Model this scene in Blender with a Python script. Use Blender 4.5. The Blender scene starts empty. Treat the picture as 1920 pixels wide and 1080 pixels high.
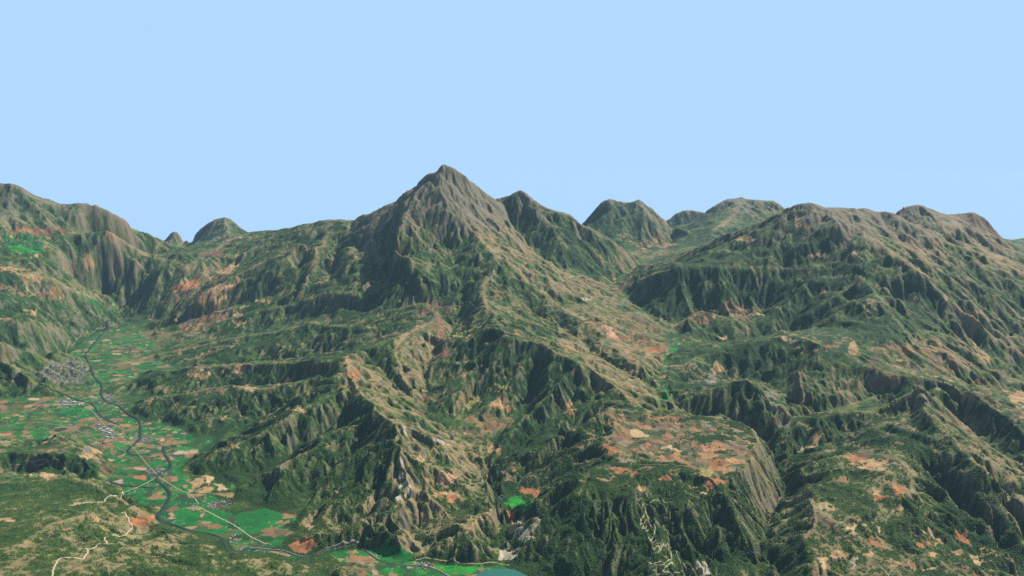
import bpy, bmesh, math, time, random
import numpy as np
T0=time.time()
def log(*a): print('[%.1f]'%(time.time()-T0),*a,flush=True)
f4=np.float32
F=1663.0; PITCH=math.radians(7.2); H=6000.0
SUN_EL,SUN_AZ=math.radians(47),math.radians(52)      # azimuth clockwise from the view direction
CP,SP=math.cos(PITCH),math.sin(PITCH)
def place(p):
    """survey point -> world x, y, z"""
    a,b,c=p
    u=(a-960)/F
    if b<100:                      # (column, distance, height)
        D=b*1000.; z=float(c)
        return u*(D*CP-(z-H)*SP),D,z
    v=-(b-540)/F
    Y=CP+v*SP; Z=-SP+v*CP
    D=c*1000. if (isinstance(c,float) or (c<70 and b<700)) else (H-c)/(-Z/Y)
    t=D/Y
    return u*t,D,H+Z*t
def project(x,y,z):
    zz=z-H
    d=y*CP-zz*SP; up=y*SP+zz*CP
    return 960+F*x/d, 540-F*up/d

# ------------------------------------------------------------------ sheet of ground: rings of equal ratio, rays of equal angle
R0,R1=9000.,80000.
A0,A1=math.radians(-40.),math.radians(40.)
LR0,LR1=math.log(R0),math.log(R1)
def grid(na,nr):
    a=np.linspace(A0,A1,na); r=np.exp(np.linspace(LR0,LR1,nr))
    return a,r
# ------------------------------------------------------------------ membrane through the surveyed lines
def curve(pts,step=40.):
    P=np.array([place(p) for p in pts])
    n=len(P); out=[]
    for i in range(n-1):
        p0=P[max(i-1,0)];p1=P[i];p2=P[i+1];p3=P[min(i+2,n-1)]
        L=np.linalg.norm(p2[:2]-p1[:2]); k=max(2,int(L/step))
        t=np.linspace(0,1,k,endpoint=False)[:,None]
        m1=(p2-p0)*.4; m2=(p3-p1)*.4
        d=p2-p1
        lim=1.0*np.linalg.norm(d[:2])
        for m in (m1,m2):
            nm=np.linalg.norm(m[:2])
            if nm>lim: m*=lim/nm
        q=(2*t**3-3*t**2+1)*p1+(t**3-2*t**2+t)*m1+(-2*t**3+3*t**2)*p2+(t**3-t**2)*m2
        q[:,2]=(p1[2]+(p2[2]-p1[2])*t[:,0])*.5+q[:,2]*.5
        out.append(q)
    out.append(P[-1:])
    return np.concatenate(out)
def membrane(na,nr,levels=6):
    lines=[curve(l) for l in RIDGE]+[curve(l) for l in VALLEY]
    kinds=[1]*len(RIDGE)+[0]*len(VALLEY)
    X=np.concatenate(lines)
    aa=np.arctan2(X[:,0],X[:,1]); rr=np.log(np.hypot(X[:,0],X[:,1])); zz=X[:,2]
    sol=None
    for L in range(levels-1,-1,-1):
        n1=(na-1)//2**L+1; n2=(nr-1)//2**L+1
        ia=(aa-A0)/(A1-A0)*(n1-1); ir=(rr-LR0)/(LR1-LR0)*(n2-1)
        ok=(ia>-.5)&(ia<n1-.5)&(ir>-.5)&(ir<n2-.5)
        j=np.rint(ia[ok]).astype(int); i=np.rint(ir[ok]).astype(int)
        S=np.zeros((n2,n1)); W=np.zeros((n2,n1))
        np.add.at(S,(i,j),zz[ok]); np.add.at(W,(i,j),1)
        m=W>0; C=np.where(m,S/np.maximum(W,1),0)
        if sol is None:
            sol=np.full((n2,n1),C[m].mean())
        else:
            sol=resize(sol,n2,n1)
        m[-1]=True; C[-1]=-1500.
        sol[m]=C[m]
        free=~m
        par=(np.add.outer(np.arange(n2),np.arange(n1))%2).astype(bool)
        iters=(400,300,160,110,70,60)[min(5,levels-1-L)]
        msk=[free&par,free&~par]
        om=1.75 if L>0 else 1.6
        for it in range(iters):
            for mk in msk:
                p=np.pad(sol,1,mode='edge')
                avg=(p[:-2,1:-1]+p[2:,1:-1]+p[1:-1,:-2]+p[1:-1,2:])*.25
                sol+=np.where(mk,om*(avg-sol),0)
    return sol,m
def resize(Z,n2,n1):
    m2,m1=Z.shape
    i=np.linspace(0,m2-1,n2); j=np.linspace(0,m1-1,n1)
    i0=np.minimum(i.astype(int),m2-2); j0=np.minimum(j.astype(int),m1-2)
    fi=(i-i0)[:,None]; fj=(j-j0)[None]
    return ((Z[i0][:,j0]*(1-fj)+Z[i0][:,j0+1]*fj)*(1-fi)+(Z[i0+1][:,j0]*(1-fj)+Z[i0+1][:,j0+1]*fj)*fi)
def blur(Z,n=1):
    for _ in range(n):
        p=np.pad(Z,1,mode='edge')
        Z=(p[:-2,1:-1]+p[2:,1:-1]+2*p[1:-1,1:-1])*.25
        p=np.pad(Z,1,mode='edge')
        Z=(p[1:-1,:-2]+p[1:-1,2:]+2*p[1:-1,1:-1])*.25
    return Z
# ------------------------------------------------------------------ noise
RS=np.random.RandomState(7)
TAB=[RS.rand(65536).astype(f4) for _ in range(4)]
def hsh(i,j,k=0,s=0):
    return TAB[k][((i*7919+j*104729+s*15731)^((i*31+j*57+s)>>3))&65535]
def vnoise(x,y,s=0):
    i=np.floor(x); j=np.floor(y)
    u=(x-i).astype(f4); v=(y-j).astype(f4); i=i.astype(np.int64); j=j.astype(np.int64)
    u=u*u*u*(u*(u*6-15)+10); v=v*v*v*(v*(v*6-15)+10)
    a=hsh(i,j,0,s);b=hsh(i+1,j,0,s);c=hsh(i,j+1,0,s);d=hsh(i+1,j+1,0,s)
    return (a+(b-a)*u+(c-a)*v+(a-b-c+d)*u*v)*2-1
def fbm(x,y,size,o=4,s=0,g=.5):
    t=0;a=1.;n=0
    for k in range(o):
        q=2**k/size
        cs,sn=math.cos(.7*k+s),math.sin(.7*k+s)
        t=t+a*vnoise((x*cs-y*sn)*q+17.3*k,(x*sn+y*cs)*q-9.1*k,s+k*13); n+=a; a*=g
    return t/n
def gully(x,y,sx,sy,cell,s):
    """stripes that run along (sx,sy)'s normal, cell by cell: ribs and gullies down the fall line"""
    px=x/cell; py=y/cell
    i=np.floor(px).astype(np.int64); j=np.floor(py).astype(np.int64)
    fx=(px-i).astype(f4); fy=(py-j).astype(f4)
    C=np.zeros(x.shape,f4);S=np.zeros(x.shape,f4);W=np.full(x.shape,1e-4,f4)
    for di in (-1,0,1):
        for dj in (-1,0,1):
            ii=i+di; jj=j+dj
            vx=fx-di-(.1+.8*hsh(ii,jj,1,s)); vy=fy-dj-(.1+.8*hsh(ii,jj,2,s))
            w=np.maximum(0,1-(vx*vx+vy*vy)/1.9)**2
            ph=6.2832*(1.15*(vx*sx+vy*sy)+hsh(ii,jj,3,s)*.5)
            C+=w*np.cos(ph);S+=w*np.sin(ph);W+=w
    C/=W;S/=W
    m=np.sqrt(C*C+S*S)+.15
    return C/m,S/m
def sstep(a,b,x):
    t=np.clip((x-a)/(b-a),0,1); return t*t*(3-2*t)
# ---- survey of the relief: (column, row, z in metres) or (column, row, forward distance in km when under 100)
# each point is turned into a place in the world before anything is built
RIDGE = [
 # skyline left massif
 [(-260,350,38),(-120,345,38.5),(0,343,39),(20,344,39),(40,352,39),(60,369,39),(75,374,39),(100,382,39.3),(130,382,39.5),(155,380,39.6),(190,387,40),(210,396,40.3),(235,415,41),(260,437,43),(297,458,47)],
 [(0,343,39),(15,380,38),(30,400,37.2)],
 [(155,380,39.6),(150,410,38.8)],
 [(300,462,64),(315,440,64),(333,428,64),(345,436,64),(356,455,64)],
 [(350,452,56),(360,437,56),(380,424,56),(400,409,56),(420,405,56),(437,412,56),(455,428,56),(475,446,56)],
 [(420,405,56),(425,440,53)],
 # ridge west of the main peak
 [(465,435,43),(490,433,42.5),(530,428,41.5),(545,424,41),(580,418,40),(620,411,39),(640,412,38.6),(660,414,38),(680,405,37.2),(720,388,35.8),(770,360,34.5),(783,348,34.2),(790,335,34),(803,325,34),(816,324,34),(823,314,34),(827,303,34),(841,307,34.1),(870,326,34.4),(895,347,34.7),(930,377,35.2),(950,398,35.2)],
 [(820,318,34),(832,345,33.4),(845,370,32.8),(862,403,32),(880,428,31.3),(915,462,30),(950,492,29),(975,515,28.5),(1015,545,27.6),(1040,570,27),(1100,603,1850),(1150,640,1620),(1200,690,1400)],
 [(783,348,34),(760,385,32.8),(748,425,31),(743,453,30),(755,472,29.4),(777,498,28.6),(793,533,27.6),(810,567,2100),(823,598,1850),(826,640,1600)],
 [(735,380,34.8),(690,420,34.2),(650,448,34.0)],
 [(535,476,34.6),(500,484,34.8),(430,520,34.0),(370,560,32.7),(320,592,33)],
 [(580,418,40),(574,436,38)],
 [(465,435,43),(400,470,39.5),(345,505,37)],
 [(915,462,30),(930,500,28.2),(905,543,26.8),(915,575,25),(930,605,2150)],
 # second peak, right of it
 [(930,376,37.5),(955,366,37.2),(974,353,37),(990,362,36.8),(1020,386,36.3),(1045,396,36),(1060,400,35.7),(1080,410,35.5),(1097,421,35.2),(1130,440,35),(1155,458,35),(1165,480,34.6)],
 [(974,353,37),(1010,400,35.6),(1045,440,34),(1060,470,33)],
 [(1090,445,34.6),(1120,480,33.6),(1135,500,33)],
 # third and the far ones
 [(1080,440,45),(1093,421,45),(1110,403,45),(1130,380,45),(1145,371,45),(1165,379,45),(1180,380,45),(1200,373,45),(1215,383,45),(1235,400,45),(1252,415,45),(1275,430,44)],
 [(1145,371,45),(1150,410,43.5)],[(1200,373,45),(1215,410,43)],
 [(1240,415,58),(1252,411,58),(1265,398,58),(1280,393,58),(1310,392,58),(1330,397,58)],
 [(1290,425,49),(1325,397,49),(1345,381,49),(1362,373,49),(1380,371,49),(1390,367,49),(1396,372,49),(1410,374,49),(1440,375,49),(1460,377,49),(1475,390,49),(1495,405,49)],
 [(1390,367,49),(1370,410,46),(1340,430,43)],
 # right massif
 [(1478,394,30),(1500,381,30),(1520,378,30),(1540,388,30),(1570,388,30),(1600,391,30),(1625,391,30),(1640,399,29.8),(1660,397,29.5),(1680,404,29),(1710,418,28.5),(1740,437,28.2),(1790,460,28),(1850,482,27.8),(1920,510,27),(2020,540,26.5),(2150,560,26)],
 [(1478,394,30),(1440,408,30.3),(1400,425,30.5),(1330,455,31),(1270,480,31.5),(1210,515,31)],
 [(1560,395,29.2),(1570,415,28.2),(1575,420,27.8)],
 [(1640,402,29.5),(1680,440,28),(1720,470,27),(1745,500,26)],
 [(1600,420,28.3),(1640,455,27),(1700,490,25.5),(1740,525,24.8),(1800,575,24),(1860,625,23.3),(1920,665,22.8),(1990,712,22.3)],
 [(1200,525,29.3),(1260,502,28.2),(1340,500,27.7),(1450,503,27.2),(1540,495,27),(1590,450,27.5),(1600,420,28.3)],
 [(1540,520,26.4),(1605,517,25.6),(1640,550,24.3),(1680,602,22.8),(1735,660,21.3),(1780,700,20.4),(1850,733,19.8)],
 [(1330,500,27.7),(1335,540,26.9)],[(1430,504,27.2),(1425,560,26.4)],
 [(1605,517,25.6),(1560,560,25),(1510,590,24.6)],
 [(1680,395,36),(1700,387,36),(1720,382,36),(1740,390,36),(1780,402,36),(1800,400,36),(1830,396,36),(1845,407,35.8),(1858,425,35.6),(1872,442,35.4),(1885,460,35.2),(1920,480,34)],
 [(1780,402,36),(1800,430,33.5)],
 [(1860,448,52),(1878,444,52),(1900,450,52),(1925,446,52),(1960,440,52)],
 # hill by the upper valley on the left
 [(120,445,37.6),(160,436,37.8),(205,430,38),(240,455,38.6),(275,478,39.6)],
 [(240,455,38.6),(290,492,39)],
 [(205,430,38),(170,470,37),(140,505,36.3),(122,528,35.6)],
 [(215,440,38),(225,490,37.6),(215,530,37.4)],
 [(-200,480,32),(0,500,32),(60,508,32.4),(130,540,33.5),(190,568,35)],
 [(-200,600,26),(0,598,27),(60,600,28),(120,622,30)],
 [(-200,640,24),(0,640,24.5),(40,655,25.3),(75,675,26.5)],
 [(0,682,24.3),(30,671,24.8),(52,684,24.8)],
 # spurs running down to the valley
 [(330,625,400),(400,605,800),(470,585,1200),(533,572,1500),(620,547,2100),(675,552,2150),(717,537,2350),(743,515,2650),(760,478,29.2)],
 [(285,667,200),(350,652,420),(430,634,750),(525,618,1050),(565,603,1250),(610,607,1350),(650,612,1450),(700,592,1700),(760,573,2000),(810,567,2100)],
 [(215,738,95),(240,714,250),(290,697,450),(360,690,600),(430,684,750),(480,683,850),(560,677,1050),(610,677,1250),(650,665,1400),(700,648,1550),(768,622,1700),(810,600,1850)],
 [(768,622,1700),(748,645,1520),(740,668,1400),(752,700,1150),(768,735,950)],
 [(245,768,85),(270,750,250),(330,742,400),(400,728,600),(440,722,680),(500,731,700),(560,715,830),(610,712,950),(650,700,1250),(680,742,1180),(702,770,1180),(728,782,1150),(745,793,1150),(735,832,980),(733,860,820),(740,900,600),(748,940,420),(742,962,330)],
 [(650,700,1250),(655,685,1350),(650,665,1400)],
 [(352,880,60),(380,855,220),(440,835,430),(500,803,680),(530,788,780),(570,765,900),(600,752,950),(650,728,1080),(680,742,1180)],
 [(432,928,60),(480,893,270),(522,870,480),(560,850,560),(600,830,640),(640,805,740),(665,785,850),(702,770,1180)],
 [(522,870,480),(530,905,250)],
 [(745,793,1150),(700,825,860),(660,850,600),(625,885,400),(590,925,200),(560,965,80)],
 [(735,832,980),(690,865,660),(650,900,430),(615,940,230),(560,985,60)],
 [(740,900,600),(700,920,430),(680,960,250)],
 [(745,793,1150),(790,812,900),(840,840,650),(885,875,420)],
 [(748,940,420),(790,940,350),(830,965,220)],
 [(840,1040,150),(880,995,330),(920,960,330),(935,950,260)],
 [(560,1010,60),(640,1000,180),(690,985,260)],
 [(690,1010,160),(745,1005,200),(775,1020,120)],
 # dark ridge right of the middle
 [(930,605,2150),(960,635,2000),(1000,640,1950),(1040,660,1800),(1085,678,1700),(1110,690,1600),(1150,722,1400),(1180,750,1260),(1215,772,1180)],
 [(960,635,2000),(920,680,1500),(880,730,1050),(850,765,760)],
 [(1000,640,1950),(970,690,1450),(935,745,950),(905,790,600)],
 [(1085,678,1700),(1057,712,1450),(1020,745,1150),(970,800,750),(930,845,450),(912,872,320)],
 [(940,905,250),(972,877,420),(1007,858,580),(1033,832,720),(1067,807,900),(1117,780,1130),(1145,765,1250)],
 [(1135,828,1020),(1085,850,760),(1040,880,520),(1010,905,330)],
 [(1130,845,1000),(1090,872,720),(1040,905,450),(1005,935,250)],
 # plateau and its spurs
 [(1145,765,1250),(1200,772,1200),(1280,776,1180),(1340,781,1180),(1400,796,1150),(1420,830,1100),(1408,862,1020),(1385,885,960),(1350,900,920),(1300,884,960),(1240,874,930),(1180,852,940),(1135,832,980),(1155,800,1090),(1145,765,1250)],
 [(1180,852,940),(1110,885,820),(1085,930,740),(1050,940,700),(1020,965,480),(985,1005,250)],
 [(1180,852,940),(1195,920,760),(1210,975,560),(1235,1040,350),(1290,1085,220)],
 [(1110,910,780),(1130,960,600),(1120,1010,380)],
 [(1270,880,930),(1285,935,780),(1285,1000,500),(1310,1060,260)],
 [(1350,900,920),(1365,945,800),(1390,1000,560),(1415,1055,300)],
 [(1000,1060,60),(1030,1050,110),(1060,1075,60)],
 # right side
 [(1285,748,1050),(1340,731,1280),(1380,718,1420),(1410,711,1520),(1432,740,1300),(1455,785,900),(1462,815,620)],
 [(1265,692,1280),(1338,658,1600),(1400,643,1800),(1483,629,2000),(1540,645,1950),(1600,672,1750),(1640,695,1600),(1700,703,1570),(1740,705,1560),(1800,722,1500),(1850,755,1300),(1900,785,1150),(1980,805,1100)],
 [(1275,613,1720),(1300,588,2020),(1325,583,2080),(1350,600,1900)],[(1290,655,1500),(1330,640,1650),(1350,655,1600)],
 [(1500,690,1700),(1505,740,1250)],[(1560,690,1600),(1570,740,1150)],
 [(1448,852,600),(1490,782,1000),(1540,782,1080),(1600,770,1180),(1660,773,1200),(1740,772,1300)],
 [(1640,800,1050),(1700,823,1100),(1740,838,1050),(1790,853,1080)],
 [(1565,812,820),(1620,800,980),(1640,800,1050),(1740,772,1300)],
 [(1650,765,1250),(1690,745,1480),(1725,722,1700),(1738,745,1550),(1745,772,1440),(1770,805,1280),(1810,845,1130),(1850,880,1030),(1900,930,850),(1960,990,650),(2040,1060,500)],
 [(1490,882,700),(1540,858,860),(1620,852,930),(1680,862,950),(1705,885,880),(1715,925,760)],
 [(1520,905,800),(1525,960,650),(1510,1010,560),(1525,1060,420),(1540,1095,340)],
 [(1520,905,800),(1495,950,520),(1450,1000,330)],
 [(1810,880,950),(1845,950,680),(1870,1000,520),(1910,1060,350)],
 [(1700,925,780),(1760,980,560),(1830,1045,380)],
 # low hills left
 [(-150,840,350),(0,846,360),(80,855,380),(120,872,300),(135,890,130)],
 [(60,838,120),(85,824,280),(110,818,330),(135,832,330),(160,848,320),(185,875,200),(195,890,80)],
 [(-200,905,380),(0,905,380),(100,900,360),(160,905,330),(240,945,200),(300,980,70)],
 [(-200,1080,480),(0,1040,470),(100,980,430),(180,960,300)],
 [(100,1080,430),(240,1030,360),(330,1020,180),(400,1030,60)],
 [(330,1110,260),(460,1090,200),(540,1060,90)],
 [(590,1100,160),(640,1075,100),(680,1060,40)],
 [(620,411,39),(605,450,35.6),(592,480,33.5),(575,520,31.9),(560,556,31)],
 [(660,414,38),(655,450,34.6),(668,490,31.8),(676,530,29.9)],
 [(690,420,34.2),(703,465,32.2),(712,505,30.4)],
 [(535,476,34.6),(556,455,35.0),(580,461,34.6),(596,485,33.2)],[(556,455,35.0),(535,490,33.8),(520,520,32.8)],
 [(625,480,33.2),(652,462,33.4),(684,478,32.4),(692,505,31)],
]
VALLEY = [
 # main river
 [(700,1130,0),(600,1075,0),(540,1045,0),(500,1030,0),(437,1037,0),(415,1010,2),(360,995,6),(300,975,10),(298,965,10),(318,925,15),(292,900,20),(318,868,25),(308,840,30),(262,800,50),(222,760,65),(190,740,80),(175,705,100),(160,665,130),(190,625,190),(232,600,280),(225,582,480),(265,558,950),(283,537,1450),(305,502,2150),(318,483,2450),(335,472,2750)],
 [(1100,1150,0),(1000,1085,0),(960,1068,0),(880,1060,0),(800,1055,0),(740,1050,0),(680,1025,0),(620,1035,0),(540,1045,0)],
 [(760,1100,0),(850,1085,0),(960,1080,0),(1060,1100,0),(1250,1190,0)],
 # right side floor
 [(560,1000,15),(520,985,12),(535,968,20),(500,955,25),(440,945,30),(400,930,30),(350,900,30),(345,870,40),(375,835,50),(330,800,60),(265,788,65),(240,768,75),(225,745,90),(250,712,120),(278,680,150),(285,655,190),(272,610,300),(255,592,420)],
 [(0,890,60),(60,888,60),(150,898,45),(200,912,35),(260,950,20)],
 [(-200,870,60),(0,812,60),(40,820,60),(180,835,45),(215,900,30)],
 [(-250,760,110),(-100,720,110),(0,705,110),(60,700,115),(110,670,130),(150,640,170),(200,610,230)],
 [(-250,800,90),(-100,760,90),(0,745,90),(100,745,80),(200,770,70)],
 [(420,975,10),(480,990,10)],[(250,870,30),(340,940,20),(390,970,15)],
 # between the spurs
 [(230,742,90),(330,23.2,140),(430,23.2,250),(520,23.0,400),(600,22.6,680)],
 [(275,672,160),(350,26.6,180),(450,26.4,330),(550,26.1,560),(620,25.4,850),(690,24.9,1250)],
 [(300,640,230),(400,29.8,480),(500,29.7,870),(580,29.4,1300),(660,28.8,1680),(720,28.4,1930)],
 [(290,600,340),(350,32.6,640),(450,32.3,1250),(540,32.0,1850),(620,31.4,2350),(690,30.7,2700)],
 [(355,868,45),(440,812,130),(500,780,250),(560,755,470),(600,732,650)],
 [(430,938,30),(470,903,90),(500,882,150),(545,852,260),(590,828,350),(635,795,520),(655,770,750)],
 [(548,975,20),(570,952,50),(600,918,120),(622,893,230),(660,858,420),(700,800,800)],
 [(560,995,15),(600,965,60),(650,915,250),(690,880,450)],
 [(640,1010,20),(670,985,100),(700,950,250),(715,900,450)],
 [(790,1030,10),(785,985,100),(790,950,250)],
 # middle streams
 [(948,1062,0),(938,1020,30),(930,975,80),(925,930,140),(905,865,290),(860,838,420),(837,805,520),(815,792,570),(797,768,660),(790,740,760),(795,700,1000),(808,662,1300),(838,640,1450),(852,610,1650),(868,575,2050),(858,520,28.5),(835,455,31.2)],
 [(797,768,660),(755,738,840),(722,702,1050),(692,672,1250),(668,655,1380)],
 [(860,838,420),(850,800,560),(870,765,700),(905,710,1150),(900,660,1600)],
 [(907,862,300),(940,820,480),(975,772,700),(992,740,900),(1002,705,1250),(1010,680,1500)],
 [(908,868,290),(930,808,520),(945,770,750),(965,730,1050)],
 [(925,880,280),(970,845,450),(1010,808,630),(1050,775,830),(1090,748,1050)],
 [(930,935,130),(975,902,270),(1012,875,390),(1045,848,530),(1090,808,720),(1115,795,850)],
 [(975,950,150),(1020,925,250),(1070,900,480)],
 [(925,930,140),(960,960,120),(975,990,90)],
 # gorge and the valley behind the plateau
 [(1530,1160,120),(1470,1085,170),(1430,1045,200),(1440,990,250),(1455,950,300),(1470,903,350),(1452,860,430),(1430,18.0,500),(1400,18.3,470),(1330,18.6,620),(1280,19.0,850),(1250,745,1000),(1240,700,1250),(1245,670,1350),(1265,640,1500),(1262,620,1600),(1240,600,1730),(1215,590,1800),(1180,560,1950),(1148,535,2100),(1165,520,2250),(1190,505,2350),(1215,487,2500),(1235,470,2600),(1258,455,2750),(1262,440,47)],
 [(1235,735,1060),(1170,702,1250),(1110,662,1430),(1060,622,1600),(1000,592,1800)],
 [(1290,20.6,1150),(1360,20.9,1120),(1420,20.8,1150),(1470,19.9,1000),(1500,19.0,900)],
 [(1262,612,1620),(1320,592,1850),(1380,595,1950),(1440,580,2050)],
 [(1262,640,1500),(1300,640,1520),(1370,24.0,1480),(1430,24.3,1560),(1500,24.3,1700)],
 [(1440,830,500),(1480,802,720),(1530,776,920),(1600,758,1050),(1650,735,1200)],
 [(1470,890,380),(1500,850,600),(1545,832,720),(1600,828,780)],
 [(1640,740,1100),(1700,780,1000)],
 [(2050,935,420),(1960,900,500),(1900,870,600),(1850,835,700),(1815,795,850),(1790,745,1150)],
 [(2050,680,900),(1960,698,950),(1895,715,1020),(1865,690,1180),(1830,640,1600),(1790,600,23.3)],
 [(1895,715,1020),(1880,750,20.3),(1990,760,20.3)],
 [(1745,890,720),(1790,935,480),(1850,1005,300),(1910,1075,180),(1980,1140,100)],
 [(1870,915,750),(1905,985,450),(1960,1060,250)],
 [(1690,560,24.6),(1720,620,22.6),(1790,660,21.7),(1840,700,21.2)],
 [(1300,1080,150),(1260,1010,400),(1245,930,750)],
 [(1320,1050,200),(1330,980,500),(1325,920,850)],
 [(1150,1085,50),(1165,1020,350),(1160,950,650)],
 [(957,418,36.0),(968,436,35.2),(1000,470,33.5),(1050,505,32),(1100,520,31),(1148,535,2100)],
 # left uplands
 [(0,445,35.5),(60,430,36.5),(130,432,37.5)],
 [(-100,470,34),(0,470,34.3),(60,468,34.5),(110,500,35),(150,540,36),(200,560,37)],
 [(-200,560,29),(0,555,29.8),(80,565,31.5),(160,592,33),(210,596,34)],
 [(0,25.7,1050),(60,26.5,760),(110,27.6,430)],
 [(322,476,44),(350,470,48),(420,458,47)],
 [(300,470,52),(350,462,52),(358,62.0,900),(300,68.0,300)],
 [(366,62.0,1300),(420,62.0,1300),(480,60.0,1500)],[(300,50.0,1700),(360,50.0,1900),(420,48.5,2150),(470,47.0,2200)],
 [(130,432,37.5),(170,39.2,3300),(205,39.6,2900),(250,40.6,2400),(290,41.2,2150),(318,478,41)],
 [(95,445,36.8),(115,480,35.6),(110,505,35)],
 [(500,37.5,2750),(545,36.8,3000),(600,36.8,3200)],[(625,34.9,3100),(660,35.2,3350)],
 [(632,34.0,3050),(625,32.8,2500),(618,31.7,2200)],
 [(676,33.4,3350),(684,32.0,2850)],
 [(583,35.2,2900),(562,33.6,2300)],
 [(722,32.6,3500),(728,31.0,2900)],
 [(480,38.5,2500),(440,37.5,2100),(390,36.5,1700)],
 [(-400,48.0,3200),(0,48.0,3000),(200,52.0,2200),(290,58.0,1200)],
 [(470,47.0,2200),(560,46.0,2500),(700,44.0,2500),(850,41.0,2600),(930,42.0,2600),(1050,41.0,2600),(1120,40.0,2600)],
 [(400,68.0,0),(700,60.0,500),(1000,60.0,800),(1245,53.0,1800),(1500,66.0,600),(1800,66.0,400),(2200,60.0,400)],
 [(1500,39.0,2400),(1600,36.0,3000),(1650,38.0,2600),(1700,42.0,2200)],
 [(1690,417,33),(1760,33.0,3500),(1850,31.5,2950),(1960,31.0,2500)],
 [(1900,40.0,2200),(1850,44.0,1800),(1700,44.0,2000)],
]
FLOOR=[]
# ------------------------------------------------------------------ the relief
NA,NR=1441,1281
SA,SR=705,1057
base,_m=membrane(SA,SR,6)
log('membrane')
_k=blur(_m.astype(np.float64),7); keep=1-np.clip(_k*5.5,0,1)*.62
_k=blur(_m.astype(np.float64),2); keep2=1-np.clip(_k*3,0,1)*.6
_w=sstep(19000,27000,np.exp(np.linspace(LR0,LR1,SR)))[:,None]; Zs=base*(1-_w)+blur(base,1)*_w
A,R=grid(NA,NR)
DA_=A[1]-A[0]; DL_=math.log(R[1]/R[0])
Z=resize(Zs,NR,NA).astype(np.float64); keep=resize(keep,NR,NA); keep2=resize(keep2,NR,NA)
_c=np.zeros((SA and SR,SA)); 
for l in RIDGE:
    P=curve(l); ia=np.rint((np.arctan2(P[:,0],P[:,1])-A0)/(A1-A0)*(SA-1)).astype(int); ir=np.rint((np.log(np.hypot(P[:,0],P[:,1]))-LR0)/(LR1-LR0)*(SR-1)).astype(int)
    ok=(ia>=0)&(ia<SA)&(ir>=0)&(ir<SR); _c[ir[ok],ia[ok]]=1
crest=resize(np.clip(blur(_c,2)*2.6,0,1),NR,NA)
X=(np.sin(A)[None]*R[:,None]); Y=(np.cos(A)[None]*R[:,None])
# a little wander, so that no crest or rim runs straight
_x=X+fbm(X,Y,650,3,501)*120; _y=Y+fbm(X,Y,650,3,505)*120
_a=np.clip((np.arctan2(_x,_y)-A0)/DA_,0,NA-1.001); _r=np.clip((np.log(np.hypot(_x,_y))-LR0)/DL_,0,NR-1.001)
def _warp(Q):
    i=_r.astype(int); j=_a.astype(int); fi=_r-i; fj=_a-j
    return Q[i,j]*(1-fi)*(1-fj)+Q[i+1,j]*fi*(1-fj)+Q[i,j+1]*(1-fi)*fj+Q[i+1,j+1]*fi*fj
Z=_warp(Z); keep=_warp(keep); keep2=_warp(keep2); crest=_warp(crest)
DA=A[1]-A[0]; DL=math.log(R[1]/R[0])
def grad(Z):
    gl,ga=np.gradient(Z,DL,DA)
    gr=gl/R[:,None]; gt=ga/R[:,None]
    s=np.sin(A)[None]; c=np.cos(A)[None]
    return gr*s+gt*c, gr*c-gt*s       # d/dx, d/dy
# wide waves so that no slope is a plane
gx,gy=grad(blur(Z,6)); sl=np.hypot(gx,gy)
wx=X+fbm(X,Y,2600,3,5)*260; wy=Y+fbm(X,Y,2600,3,9)*260
relief=np.maximum(sstep(.04,.3,blur(sl,8)),.6*sstep(350,900,Z))
low=sstep(15,120,Z)                    # the valley floor stays flat
near_far=np.clip(34000/np.hypot(X,Y),.45,1.6)
Z=Z+relief*low*keep*(fbm(wx,wy,2400,3,21)*130+ (1-np.abs(fbm(X,Y,1300,3,33))*2.2)*70)
log('waves')
gx,gy=grad(blur(Z,5)); gx=gx.astype(f4); gy=gy.astype(f4)
fine=np.zeros(Z.shape,f4); rib=np.zeros(Z.shape,f4); ribw=0
Xf=wx.astype(np.float64); Yf=wy
amp=1.0
for k,(cell,am) in enumerate(((1600,118),(800,58),(400,32),(190,18),(90,9))):
    g=np.sqrt(gx*gx+gy*gy)+1e-5
    # stripes vary across the slope
    sx=-gy/g; sy=gx/g
    c,s=gully(X+fbm(X,Y,cell*2.5,2,41+k)*cell*.35,Y+fbm(X,Y,cell*2.5,2,51+k)*cell*.35,sx,sy,float(cell),k*101+3)
    st=np.clip(g*1.9,0,1.25)*low.astype(f4)*(keep.astype(f4) if k<1 else keep2.astype(f4) if k<3 else 1)
    h=am*st
    cc=.25*c+.75*(1-2*np.sqrt(np.clip((1-c)*.5,0,1)))+.1
    Z=Z+h*cc
    if k>=3: fine=fine+c*(1.0,.7)[k-3]
    rib+=c*st*(.75**k)
    q=6.2832*1.15/cell
    gx=gx-h*s*q*sx*.8; gy=gy-h*s*q*sy*.8
    log('gully',cell)
Z=Z+low*relief*fbm(X,Y,90,2,77)*4
gx,gy=grad(Z); slope=np.hypot(gx,gy)
log('slope median',float(np.median(slope)))
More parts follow.
